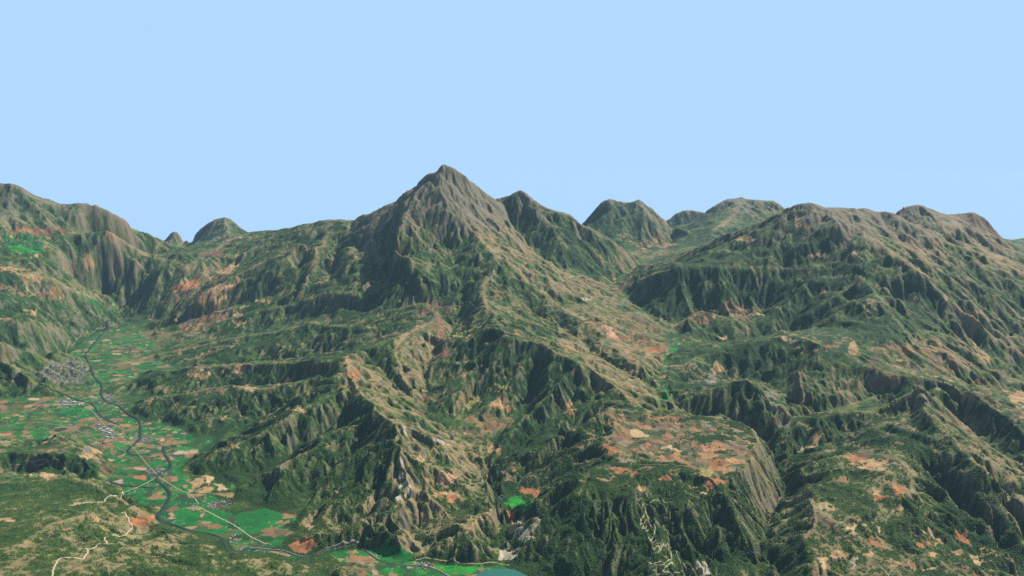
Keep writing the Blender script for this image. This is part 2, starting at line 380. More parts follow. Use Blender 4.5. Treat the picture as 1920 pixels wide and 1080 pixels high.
# ------------------------------------------------------------------ where a line of sight meets the ground (used once, to find places)
def ground(x,y,Zg=None):
    a=(np.arctan2(x,y)-A0)/(A1-A0)*(NA-1); r=(np.log(np.hypot(x,y))-LR0)/(LR1-LR0)*(NR-1)
    a=np.clip(a,0,NA-1.001); r=np.clip(r,0,NR-1.001)
    i=r.astype(int); j=a.astype(int); fi=r-i; fj=a-j
    # the same split into triangles as the mesh does not matter at this step
    return (Z[i,j]*(1-fi)*(1-fj)+Z[i+1,j]*fi*(1-fj)+Z[i,j+1]*(1-fi)*fj+Z[i+1,j+1]*fi*fj)
_D=np.exp(np.linspace(math.log(9600.),math.log(68000.),2600))
def spot(px,py):
    px=np.asarray(px,float); py=np.asarray(py,float)
    u=(px-960)/F; v=-(py-540)/F
    Yc=CP+v*SP; Zc=-SP+v*CP
    t=_D[None]/Yc[:,None]; x=u[:,None]*t; y=np.broadcast_to(_D[None],x.shape); z=H+Zc[:,None]*t
    b=(z<ground(x,y)); k=np.where(b.any(1),b.argmax(1),len(_D)-1)
    n=np.arange(len(px))
    return x[n,k],y[n,k]
WX=X+fbm(X,Y,120,2,201)*45+fbm(X,Y,420,2,203)*70; WY=Y+fbm(X,Y,120,2,205)*45+fbm(X,Y,420,2,207)*70
def inside(poly,wx=None,wy=None,smooth=True):
    """mask of a surveyed outline, in the world"""
    x,y=spot([p[0] for p in poly],[p[1] for p in poly])
    wx=WX if wx is None else wx; wy=WY if wy is None else wy
    sub=(wx>x.min())&(wx<x.max())&(wy>y.min())&(wy<y.max())
    idx=np.nonzero(sub.ravel())[0]
    px=wx.ravel()[idx]; py=wy.ravel()[idx]; c=np.zeros(len(idx),bool)
    n=len(x)
    for i in range(n):
        x0,y0,x1,y1=x[i],y[i],x[(i+1)%n],y[(i+1)%n]
        if y0==y1: continue
        c^=((y0>py)!=(y1>py))&(px<(x1-x0)*(py-y0)/(y1-y0)+x0)
    return idx[c]
def oval(cx,cy,rx,ry,rot=0):
    o=[]
    for k in range(12):
        t=k*math.pi/6; q=1+.28*math.sin(3*t+cx)+.12*math.sin(5*t+cy)
        a,b=rx*q*math.cos(t),ry*q*math.sin(t); c,s=math.cos(rot),math.sin(rot)
        o.append((cx+a*c-b*s,cy+a*s+b*c))
    return o
# ---- climate of the slopes: where the wood is thick and where the ground is dry
DRY=[(1.1,[(826,308),(870,326),(930,376),(990,440),(1060,500),(1150,540),(1250,620),(1245,700),(1180,680),(1100,603),(1040,570),(975,515),(915,462),(862,403)]),
 (.5,[(783,348),(826,308),(862,403),(850,400),(780,430),(740,430),(740,380)]),
 (.8,[(1040,600),(1250,640),(1240,735),(1200,765),(1110,690),(1050,650)]),
 (.5,[(1060,700),(1200,690),(1230,770),(1140,765),(1070,790)]),
 (1.0,[(640,660),(700,690),(765,730),(800,780),(740,790),(640,750)]),
 (1.0,[(740,640),(800,600),(840,600),(850,700),(820,760),(780,760),(750,700)]),
 (.8,[(745,793),(835,800),(915,890),(925,960),(860,1040),(760,1030),(745,940)]),
 (.7,[(850,730),(960,720),(970,790),(905,860),(850,830),(830,790)]),
 (1.2,[(1740,722),(1830,800),(1925,890),(1925,945),(1850,885),(1750,800)]),
 (.35,[(1400,790),(1435,840),(1475,900),(1445,990),(1400,930),(1400,850)]),
 (.7,[(1370,700),(1430,700),(1600,680),(1600,770),(1480,800),(1460,800)]),
 (.9,[(1570,690),(1600,650),(1760,640),(1860,720),(1740,700),(1680,730),(1600,760)]),
 (1.1,[(1478,380),(1680,398),(1800,450),(1925,500),(1925,530),(1750,485),(1660,440),(1560,430),(1490,410)]),
 (.8,[(1600,430),(1740,470),(1900,620),(1925,670),(1860,640),(1740,540),(1640,480)]),
 (.9,[(1680,395),(1720,380),(1850,395),(1880,450),(1925,480),(1925,505),(1800,455)]),
 (.9,[(340,600),(300,560),(340,500),(440,480),(470,540),(440,600),(360,640)]),
 (.15,[(0,400),(120,410),(200,470),(120,560),(0,560)]),
 (-.6,[(120,440),(205,430),(215,480),(190,540),(120,535),(140,480)]),(.15,[(210,432),(300,470),(300,540),(230,570),(200,540)]),
 (-1.2,[(-50,500),(60,508),(130,540),(235,580),(205,620),(110,668),(60,690),(-50,700)]),(-1.0,[(-50,340),(30,344),(150,380),(220,397),(297,458),(290,470),(240,450),(200,430),(130,430),(-50,400)]),(-.4,[(0,440),(120,470),(130,540),(0,500)]),
 (.7,[(1250,600),(1450,570),(1480,600),(1400,620),(1280,640)]),
 (.6,[(1660,560),(1920,640),(1925,760),(1800,700),(1700,650)]),
 (.6,[(1480,860),(1720,850),(1760,960),(1850,1080),(1540,1080),(1530,920)]),
 (.9,[(1500,960),(1530,950),(1545,1080),(1510,1080)]),
 (.8,[(200,600),(330,620),(280,690),(220,700)]),
 (.8,[(560,940),(640,900),(700,960),(690,1020),(560,1010)]),
 (-.8,[(250,770),(440,725),(620,715),(740,790),(730,960),(540,980),(340,880)]),
 (-.5,[(290,660),(560,605),(740,570),(740,640),(620,700),(330,740),(220,735)]),
 (-1.0,[(900,600),(990,640),(1085,680),(1060,720),(940,900),(900,870),(960,760),(880,740)]),
 (-.9,[(1085,680),(1110,760),(1130,850),(1010,910),(930,930),(940,850),(1040,720)]),
 (-.8,[(930,380),(1090,420),(1160,500),(1100,530),(1000,470)]),
 (-.7,[(1150,560),(1250,500),(1480,430),(1560,440),(1620,480),(1520,600),(1260,600)]),
 (-.9,[(1500,600),(1600,520),(1740,560),(1740,600),(1700,650),(1560,640)]),
 (-.8,[(1250,700),(1280,600),(1400,610),(1580,640),(1640,700),(1440,720),(1290,760)]),
 (-1.0,[(1440,850),(1500,780),(1750,770),(1780,830),(1740,860),(1600,850),(1560,800),(1500,890)]),
 (-1.0,[(1730,725),(1800,720),(1925,790),(1925,880),(1840,800)]),
 (-.6,[(1130,860),(1400,900),(1420,1080),(960,1080),(1050,940)]),
 (-.8,[(1740,880),(1800,880),(1925,1000),(1925,1080),(1800,1080)]),
 (.4,[(0,900),(240,940),(300,1000),(330,1080),(0,1080)]),(.5,[(440,1040),(640,1055),(690,1080),(440,1080)]),
 (-.9,[(60,825),(140,820),(190,880),(180,900),(0,880),(0,850)]),
 (.1,[(470,440),(600,415),(700,400),(770,365),(760,480),(640,540),(480,560)]),(-.1,[(640,410),(780,350),(760,480),(640,540),(480,560),(500,440)]),
 (-.6,[(1090,420),(1145,370),(1260,420),(1240,450),(1110,460)]),
]
dry=np.zeros(Z.shape,f4).ravel()
for w_,p_ in DRY:
    dry[inside(p_)]+=w_
dry=resize(blur(resize(dry.reshape(Z.shape),NR//2,NA//2),7),NR,NA).astype(f4)
log('climate')
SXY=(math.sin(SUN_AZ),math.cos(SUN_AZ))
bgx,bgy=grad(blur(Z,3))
sunny=-(bgx*SXY[0]+bgy*SXY[1])/(1+slope)         # drier, paler cover on slopes turned towards the sun lamp's azimuth
n1=fbm(X,Y,900,4,61); n2=fbm(X,Y,260,4,67,.6); n3=fbm(X,Y,80,3,71,.75); n4=vnoise(X/37,Y/37,75)+.6*vnoise(X/21,Y/21,76)
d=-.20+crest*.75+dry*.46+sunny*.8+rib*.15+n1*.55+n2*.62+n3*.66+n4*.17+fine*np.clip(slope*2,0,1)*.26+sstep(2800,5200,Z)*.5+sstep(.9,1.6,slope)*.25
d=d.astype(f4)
def mixc(c,col,m):
    m=m[...,None].astype(f4)
    return c*(1-m)+np.array(col,f4)*m
def lin(r,g,b,k=4.0):
    q=lambda v:((v/255+.055)/1.055)**2.4 if v>10 else v/255/12.92
    return (q(r)/k,q(g)/k,q(b)/k)
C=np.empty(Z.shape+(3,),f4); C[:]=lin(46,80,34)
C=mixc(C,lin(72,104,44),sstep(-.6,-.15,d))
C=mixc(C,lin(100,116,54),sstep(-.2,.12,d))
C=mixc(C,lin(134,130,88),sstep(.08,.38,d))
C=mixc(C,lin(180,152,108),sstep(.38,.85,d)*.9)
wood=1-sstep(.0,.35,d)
# grey-brown heath and stone on the high ground, pale stone on the steepest faces
hi=sstep(3600,4700,Z+n1*400)
C=mixc(C,lin(148,146,122),hi*sstep(-.1,.5,d)*.6)
C=mixc(C,lin(110,108,92),hi*sstep(-.6,.1,d)*.35)
st=sstep(.95,1.6,slope+n3*.5+n2*.3)*sstep(-.8,.1,d)
C=mixc(C,lin(136,132,112),st*np.clip(.3+.8*(n3+n2),0,.85))
# reddish soils in places
rs=sstep(.15,.55,fbm(X,Y,3800,2,91))*sstep(.2,.7,d)
C=mixc(C,lin(160,112,88),rs*.4)
log('ground cover')
# ---- parcels
def parcels(cell,stretch,ang,s):
    c,sn=math.cos(ang),math.sin(ang)
    jx=X+fbm(X,Y,300,2,s+1)*50; jy=Y+fbm(X,Y,300,2,s+2)*50
    px=(jx*c-jy*sn)/cell; py=(jx*sn+jy*c)/(cell*stretch)
    i=np.floor(px).astype(np.int64); j=np.floor(py).astype(np.int64)
    fx=(px-i).astype(f4); fy=(py-j).astype(f4)
    b1=np.full(X.shape,9,f4); b2=b1.copy(); k1=np.zeros(X.shape,f4); k2=k1.copy(); k3=k1.copy()
    for di in (-1,0,1):
        for dj in (-1,0,1):
            ii=i+di; jj=j+dj
            q=np.abs(fx-di-(.15+.7*hsh(ii,jj,1,s)))+np.abs(fy-dj-(.15+.7*hsh(ii,jj,2,s)))
            n=q<b1
            b2=np.where(n,b1,np.minimum(b2,q)); b1=np.where(n,q,b1)
            k1=np.where(n,hsh(ii,jj,3,s),k1); k2=np.where(n,hsh(ii,jj,0,s),k2); k3=np.where(n,hsh(ii,jj,1,s+5),k3)
    return k1,k2,k3,b2-b1
def palette(k,cols):
    out=np.empty(k.shape+(3,),f4); acc=0
    tot=sum(c[0] for c in cols)
    for w_,c in cols:
        m=k>=acc/tot; out[m]=lin(*c); acc+=w_
    return out
k1,k2,k3,edge=parcels(300,.7,.5,301)
_q=parcels(150,.6,1.1,351); _s=(fbm(X,Y,800,2,361)+.25*hsh(np.floor(X/300).astype(np.int64),np.floor(Y/300).astype(np.int64),2,9))>.1
k1,k2,k3,edge=[np.where(_s,b,a) for a,b in zip((k1,k2,k3,edge),_q)]
green=palette(k1,[(4,(32,118,44)),(3,(44,134,52)),(3,(30,98,50)),(2,(58,120,48)),(1.2,(96,112,62)),(1.0,(166,132,92)),(.7,(146,120,80)),(.6,(190,158,116)),(1.0,(66,90,54)),(.3,(186,168,138))])
brown=palette(k1,[(2,(164,126,86)),(2,(146,118,82)),(2,(114,112,70)),(1,(186,138,94)),(1.5,(92,100,60)),(1.5,(152,136,106)),(1.5,(60,84,48)),(1,(132,106,80)),(.5,(200,170,122))])
green*=(.8+.4*k2)[...,None]; brown*=(.8+.4*k2)[...,None]
cl=fbm(X,Y,1500,2,321)
frontm=np.zeros(Z.size,f4); frontm[inside([(-60,893),(60,893),(150,902),(240,935),(305,985),(370,1003),(420,1022),(470,1042),(500,1044),(560,1056),(620,1046),(645,1060),(690,1080),(700,1110),(-60,1110)])]=.93
frontm=frontm.reshape(Z.shape)
plain=(1-sstep(.06,.15,blur(slope,4)))*(1-sstep(240,420,Z+sstep(25000,30000,Y)*-200))*(Y<37500)*(1-frontm)
# the plain has a brown and a green part
westness=sstep(-9200,-12500,X+ (Y-22000)*.35)
mixg=np.clip(cl*1.3+westness*.34-.3-.35*sstep(23500,26000,Y),0,1)>k3*.9+.0
FC=np.where(mixg[...,None],brown,green)
hedge=(edge<.07)
FC[hedge]=FC[hedge]*.5+np.array(lin(50,72,44),f4)*.5
pathm=(edge<.05)&(k2>.6); FC[pathm]=lin(176,160,128)
thick=sstep(.28,.5,fbm(X,Y,700,3,331)+.12)                   # groves left standing between the fields
front=sstep(15400,13600,Y+X*.05)*sstep(-3800,-4600,X)
pm=(plain*(1-thick*.75))
C=C*(1-pm[...,None])+FC*pm[...,None]; wood=wood*(1-pm)
log('parcels')
# small clearings and terraces scattered over the gentler slopes
sc_=(fbm(X,Y,2600,3,371)+.35*fbm(X,Y,500,2,373)>.04)&(k3<.42)&(slope<.62)&(Z>240)&(Z<3300)&(n3>-.25)&(frontm<.5)
C[sc_]=(brown*.75+.25*np.array(lin(150,140,96),f4))[sc_]; wood=np.where(sc_,0,wood)
# outlines with terraces of fields on the slopes: (amount, kind, outline)
TERR=[(.68,'b',[(1140,770),(1200,774),(1280,780),(1340,786),(1400,800),(1415,832),(1400,868),(1372,885),(1345,895),(1300,878),(1240,866),(1185,846),(1145,828),(1158,800)]),
 (.55,'b',[(320,600),(330,560),(380,520),(440,500),(450,560),(420,600),(350,630)]),
 (.5,'b',[(1090,600),(1200,590),(1262,620),(1262,650),(1245,690),(1200,690),(1150,640)]),
 (.5,'b',[(1270,590),(1400,572),(1460,578),(1400,605),(1290,605)]),
 (.55,'b',[(0,425),(60,420),(135,432),(130,440),(60,450),(0,455)]),
 (.55,'g',[(0,440),(60,440),(100,460),(60,490),(20,480)]),
 (.5,'g',[(150,550),(215,560),(230,590),(190,590)]),
 (.5,'b',[(0,520),(60,520),(130,560),(60,560),(0,545)]),
 (.45,'b',[(1640,640),(1740,650),(1830,720),(1760,715),(1680,690)]),
 (.5,'b',[(1190,455),(1265,440),(1270,455),(1240,475),(1210,480)]),
 (.5,'b',[(1140,520),(1170,510),(1225,485),(1235,495),(1180,530),(1150,545)]),
 (.4,'b',[(1700,690),(1860,720),(1925,740),(1925,790),(1850,750)]),
 (.5,'b',[(1490,790),(1550,800),(1560,835),(1500,840)]),
 (.5,'b',[(1600,850),(1690,855),(1690,885),(1620,880)]),
 (.35,'b',[(850,740),(960,725),(960,790),(900,830),(850,810)]),
 (.35,'b',[(1080,610),(1150,600),(1200,680),(1120,660)]),
 (.8,'g',[(1240,760),(1236,700),(1245,665),(1268,630),(1275,640),(1256,680),(1250,710),(1262,748)]),
 (.9,'b',[(640,1035),(700,1050),(700,1075),(650,1090)]),
 (.4,'b',[(330,690),(400,684),(420,700),(360,712)])]
for am,kd,po in TERR:
    ix=inside(po); c=(green if kd=='g' else brown).reshape(-1,3)[ix]
    n=(n2.ravel()[ix]*.9+n1.ravel()[ix]*.7+k2.ravel()[ix]*.6+n3.ravel()[ix]*.3)>(1-am)*1.3-.35
    Cf=C.reshape(-1,3); Cf[ix[n]]=c[n]; wf=wood.ravel(); wf[ix[n]]=0; wood=wf.reshape(Z.shape)
PAL={'t':(196,160,112),'o':(188,128,84),'p':(206,160,124),'w':(200,188,160),'r':(146,104,82),'g':(44,150,48),'G':(32,122,48),'d':(44,62,40),'y':(168,156,92),'c':(150,142,118),'q':(120,100,76),'l':(208,180,130)}
PATCH=[('t',[(348,905),(372,895),(378,908),(366,918)]),('l',[(376,893),(402,896),(396,910),(382,906)]),('t',[(384,911),(400,912),(404,924),(372,922)]),('l',[(408,905),(430,918),(410,922)]),('t',[(400,925),(445,922),(430,935)]),
 ('G',[(448,963),(500,955),(532,967),(512,988),(472,1000),(440,985)]),('G',[(395,955),(440,962),(432,985),(385,975)]),('G',[(330,955),(372,958),(375,985),(335,990),(318,975)]),('G',[(345,995),(410,990),(430,1002),(400,1002),(365,998)]),('G',[(330,880),(345,850),(340,905),(325,915)]),('G',[(270,870),(300,862),(310,875),(285,882)]),('o',[(240,975),(285,965),(290,985),(250,990)]),('o',[(538,1023),(560,1014),(575,1006),(598,1024),(575,1034),(550,1034)]),('p',oval(581,988,6,5)),
 ('p',[(820,883),(848,881),(857,895),(838,910),(820,906)]),('t',oval(806,906,9,8)),('t',[(812,922),(838,922),(860,930),(840,938),(818,932)]),('o',oval(845,938,13,8)),('l',oval(865,916,8,5)),
 ('w',[(744,893),(758,890),(770,918),(765,935),(744,946)]),('w',oval(749,870,7,9,.6)),('w',oval(758,808,5,11,-.5)),('w',oval(824,826,18,4,.45)),('l',oval(790,860,8,6)),
 ('w',[(938,1052),(950,1008),(968,980),(1010,965),(1014,988),(994,1014),(968,1052)]),('c',[(975,978),(1005,968),(1010,985),(990,1000)]),
 ('g',[(950,938),(975,922),(1000,938),(986,958),(970,952),(946,950)]),('o',[(968,915),(1003,906),(1010,930),(985,926)]),('o',[(955,955),(972,958),(962,988),(955,985)]),
 ('o',oval(1140,842,15,8)),('o',oval(1165,882,16,8)),('o',oval(1190,886,9,6)),('o',oval(1334,905,22,11)),('y',oval(1322,885,14,8)),('o',oval(1346,870,20,9)),('t',oval(1365,868,9,6)),('l',oval(1324,932,9,5)),('t',oval(1303,915,8,5)),('o',oval(1250,898,14,6)),('t',oval(1202,918,8,5)),('l',oval(1256,838,14,4)),
 ('t',oval(905,985,24,8,-.3)),('t',oval(884,995,12,5)),('t',oval(790,970,12,6)),('t',oval(727,946,5,7)),
 ('G',[(690,1030),(735,1030),(775,1038),(775,1050),(730,1058),(700,1046)]),('g',[(818,1060),(908,1060),(885,1076),(825,1082)]),('G',[(620,1038),(650,1034),(660,1046),(630,1050)]),
 ('r',[(806,603),(830,598),(838,660),(825,668),(812,640)]),('r',oval(825,664,16,6)),('r',oval(795,585,20,6,-.5)),('r',oval(768,789,10,5)),('r',oval(720,807,16,4,-.6)),('r',oval(793,770,5,14)),('q',oval(828,575,22,9,.3)),('r',oval(800,745,7,12)),
 ('o',oval(1648,932,12,8)),('o',oval(1687,922,12,16)),('t',oval(1642,920,8,6)),('t',oval(1684,955,9,5)),('l',oval(1592,991,9,3)),('l',oval(1603,988,6,3)),('l',oval(1622,988,6,4)),('t',oval(1638,982,6,4)),('l',oval(1648,993,4,7)),('l',oval(1600,1003,6,3)),('o',oval(1642,1018,20,4,.5)),('q',[(1530,960),(1560,975),(1580,990),(1530,1002)]),('t',oval(1572,1040,20,7)),('l',oval(1543,1056,10,9)),('l',oval(1745,996,14,6)),('o',oval(1738,1020,6,5)),('o',oval(1725,1019,7,4)),('t',oval(1760,1015,10,7)),('l',oval(1742,1070,12,5)),('t',oval(1625,1040,9,5)),('t',oval(1680,1060,10,6)),('t',oval(1795,1035,9,5)),('t',oval(1750,1038,9,4)),('w',oval(1600,1055,8,12,.4)),('o',oval(1810,1010,16,8,.5)),('l',oval(1832,1050,12,10)),
 ('t',oval(1632,872,34,12)),('o',oval(1610,862,20,5)),('l',oval(1518,838,12,4)),('t',oval(1530,820,9,12)),
 ('w',oval(1100,561,12,3)),('w',[(1285,1060),(1300,1055),(1330,1062),(1335,1080),(1290,1080)]),
 ('w',oval(1500,845,9,5)),('t',[(145,855),(185,842),(195,850),(165,864)]),('c',[(150,850),(170,838),(185,843),(165,856)]),
 ('r',oval(205,880,16,8)),('o',oval(262,895,14,5)),('t',oval(90,892,18,5)),('q',oval(68,880,10,5)),
 ('t',oval(128,991,12,4)),('t',oval(182,976,9,3)),('y',oval(238,1003,18,5)),('y',oval(195,993,9,5)),('t',oval(140,946,8,2.5)),('q',oval(70,988,8,3)),('t',oval(12,975,14,4)),
 ('t',oval(450,605,14,5)),('t',oval(491,564,16,3)),('t',oval(446,590,12,4)),('t',oval(446,693,12,8)),('t',oval(375,705,24,7)),('t',oval(462,728,22,4,.1)),('l',oval(565,767,9,4)),('y',oval(545,728,14,7)),('y',oval(577,737,14,6)),('t',oval(541,714,8,4)),('o',oval(664,703,14,7,.2)),
 ('y',oval(930,730,26,8,-.4)),('y',oval(885,750,22,8)),('t',oval(935,760,16,9)),('t',oval(926,843,11,8)),('t',oval(872,702,5,8)),('y',oval(860,622,8,12)),('y',oval(880,760,18,6,-.3)),
 ('o',oval(1225,655,12,6)),('p',oval(1140,617,10,8)),('p',oval(1150,630,12,6)),('t',oval(1090,630,10,5)),('q',oval(1088,700,10,8)),('t',oval(1067,765,9,14)),('t',oval(1070,655,16,4,.2)),
 ('l',oval(1538,478,20,5)),('l',oval(1602,475,10,4)),('t',oval(1500,420,6,22,-.7)),('t',oval(1395,450,26,4)),('l',oval(1480,637,16,4,.2)),('t',oval(1355,632,12,4)),('t',oval(1345,690,12,12)),('c',oval(1332,710,9,16)),('c',oval(1455,760,9,34,-.35)),('t',oval(1600,655,8,16,-.5)),('r',oval(1655,720,34,7,-.4)),('q',oval(1640,680,12,22)),('t',oval(1770,560,9,6)),('t',oval(1835,590,22,6,.5)),('t',oval(1840,665,18,9,.6)),('l',oval(1828,648,6,5)),('t',oval(1910,745,16,12)),('t',oval(1810,740,40,4,.6)),
 ('r',oval(100,432,34,4,-.1)),('r',oval(60,428,30,4)),('g',oval(40,468,30,6,.2)),('t',oval(20,505,30,4)),('t',oval(55,520,30,5,.3)),('t',oval(60,585,14,4)),('t',oval(10,600,14,4)),('r',oval(205,440,8,8,-.8)),('t',oval(165,490,9,14)),
 ('o',oval(350,535,30,9,-.3)),('t',oval(410,545,26,8,-.3)),('t',oval(430,505,20,6,-.5)),('r',oval(395,475,26,5)),('t',oval(400,565,16,5)),('r',oval(250,660,22,8,.2)),('r',oval(245,690,18,5,.2)),('q',oval(300,600,14,6)),('y',oval(20,685,9,4)),
 ('y',[(1200,545),(1215,540),(1220,548)])]
Cf=C.reshape(-1,3); wf=wood.ravel(); nn=(n3*.6+n2*.5).ravel()
for cl_,po in PATCH:
    ix=inside(po,smooth=False)
    ix=ix[nn[ix]>(-.08 if cl_ in 'rqcyw' else -.3)]
    Cf[ix]=np.array(lin(*PAL[cl_]),f4)*(1+.3*nn[ix][:,None])*(.8+.4*k2.ravel()[ix][:,None]); wf[ix]=0
C=Cf.reshape(C.shape); wood=wf.reshape(Z.shape)
# built-up ground
t1,t2,t3,te=parcels(46,1.0,.3,401)
TOWN=[[(55,700),(85,685),(130,672),(165,690),(165,705),(150,722),(110,725),(75,715)],[(108,755),(130,748),(155,758),(130,764)],[(175,795),(200,797),(220,822),(205,824),(180,806)],
 [(270,885),(300,872),(312,888),(290,893)],[(385,946),(425,936),(438,945),(405,956)],[(425,1010),(445,1003),(452,1012),(440,1022)],[(780,1055),(800,1053),(815,1065),(790,1066)],[(185,735),(215,740),(200,760),(185,755)],[(250,815),(290,822),(285,832),(250,828)],[(340,580),(372,600),(350,612),(338,604)]]
tc=palette(t1,[(3,(116,118,106)),(2,(140,136,120)),(.8,(186,182,168)),(2,(84,94,80)),(1,(146,118,96)),(2,(58,84,56))])
Cf=C.reshape(-1,3); wf=wood.ravel(); tcf=tc.reshape(-1,3)
for po in TOWN:
    ix=inside(po); ix=ix[nn[ix]+t3.ravel()[ix]*.8>.22]; Cf[ix]=tcf[ix]; wf[ix]=0
C=Cf.reshape(C.shape); wood=wf.reshape(Z.shape)
C=np.clip(C,.002,.8)
log('patches')
# ------------------------------------------------------------------ build the sheet
sc=bpy.context.scene; col=sc.collection
def nt(name):
    m=bpy.data.materials.new(name); m.use_nodes=True; t=m.node_tree; b=t.nodes['Principled BSDF']
    b.inputs['Specular IOR Level'].default_value=.15; b.inputs['Roughness'].default_value=.9
    return m,t,b
def N(t,k,**kw):
    n=t.nodes.new(k)
    for a,b in kw.items(): setattr(n,a,b)
    return n
def ground_mat():
    m,t,b=nt('ground_cover'); L=t.links.new
    at=N(t,'ShaderNodeAttribute',attribute_name='cover'); wo=N(t,'ShaderNodeAttribute',attribute_name='wood')
    geo=N(t,'ShaderNodeNewGeometry')
    def noise(s,d=3,r=.6):
        n=N(t,'ShaderNodeTexNoise'); n.inputs['Scale'].default_value=s; n.inputs['Detail'].default_value=d; n.inputs['Roughness'].default_value=r
        L(geo.outputs['Position'],n.inputs['Vector']); return n
    a=noise(1/70,4,.7); c=noise(1/18,3,.7)
    vo=N(t,'ShaderNodeTexVoronoi'); vo.inputs['Scale'].default_value=1/14; L(geo.outputs['Position'],vo.inputs['Vector'])
    def math_(op,x,y):
        n=N(t,'ShaderNodeMath',operation=op)
        for i,v in enumerate((x,y)):
            if isinstance(v,(int,float)): n.inputs[i].default_value=v
            else: L(v,n.inputs[i])
        return n.outputs[0]
    # brightness of the cover varies from crown to crown and from stone to stone
    s=math_('ADD',math_('MULTIPLY',math_('SUBTRACT',a.outputs['Fac'],.5),2.2),math_('MULTIPLY',math_('SUBTRACT',c.outputs['Fac'],.5),1.9))
    amt=math_('ADD',math_('MULTIPLY',wo.outputs['Fac'],.45),.42)
    k=math_('ADD',math_('MULTIPLY',s,amt),1.0)
    k=math_('MAXIMUM',k,.3)
    mx=N(t,'ShaderNodeVectorMath',operation='SCALE'); L(at.outputs['Color'],mx.inputs[0]); L(k,mx.inputs['Scale'])
    L(mx.outputs[0],b.inputs['Base Color'])
    hgt=math_('ADD',math_('MULTIPLY',math_('MULTIPLY',math_('SUBTRACT',1.0,vo.outputs['Distance']),wo.outputs['Fac']),7.0),math_('MULTIPLY',a.outputs['Fac'],14.0))
    hgt=math_('ADD',hgt,math_('MULTIPLY',c.outputs['Fac'],4.0))
    bp=N(t,'ShaderNodeBump'); bp.inputs['Strength'].default_value=.8; bp.inputs['Distance'].default_value=1.0; L(hgt,bp.inputs['Height']); L(bp.outputs[0],b.inputs['Normal'])
    b.inputs['Roughness'].default_value=.95; b.inputs['Specular IOR Level'].default_value=.08
    return m
GM=ground_mat()
Vt=np.stack([X,Y,Z],-1).reshape(-1,3).astype(f4)
gx,gy=grad(Z); Nn=np.stack([-gx,-gy,np.ones_like(gx)],-1).reshape(-1,3); Nn/=np.linalg.norm(Nn,axis=1)[:,None]; Nn=Nn.astype(f4)
Cv=C.reshape(-1,3); Wv=wood.ravel().astype(f4)
def sheet(name,mask,label=None):
    """the faces of one region of the ground; neighbours share the points of their seam exactly"""
    i,j=np.nonzero(mask)
    q=i*NA+j; Q=np.stack([q,q+1,q+NA+1,q+NA],-1)
    u,inv=np.unique(Q.ravel(),return_inverse=True)
    me=bpy.data.meshes.new(name)
    me.vertices.add(len(u)); me.vertices.foreach_set('co',Vt[u].ravel())
    me.loops.add(Q.size); me.loops.foreach_set('vertex_index',inv.astype(np.int32).ravel())
    me.polygons.add(len(Q)); me.polygons.foreach_set('loop_start',np.arange(0,Q.size,4,dtype=np.int32))
    me.update(); me.polygons.foreach_set('use_smooth',np.ones(len(Q),bool))
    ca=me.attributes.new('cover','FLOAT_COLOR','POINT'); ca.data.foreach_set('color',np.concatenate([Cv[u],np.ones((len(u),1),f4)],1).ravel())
    wa=me.attributes.new('wood','FLOAT','POINT'); wa.data.foreach_set('value',Wv[u])
    me.materials.append(GM)
    me.normals_split_custom_set_from_vertices(Nn[u])
    o=bpy.data.objects.new(name,me); col.objects.link(o); o['kind']='structure'
    if label: o['label']=label
    return o

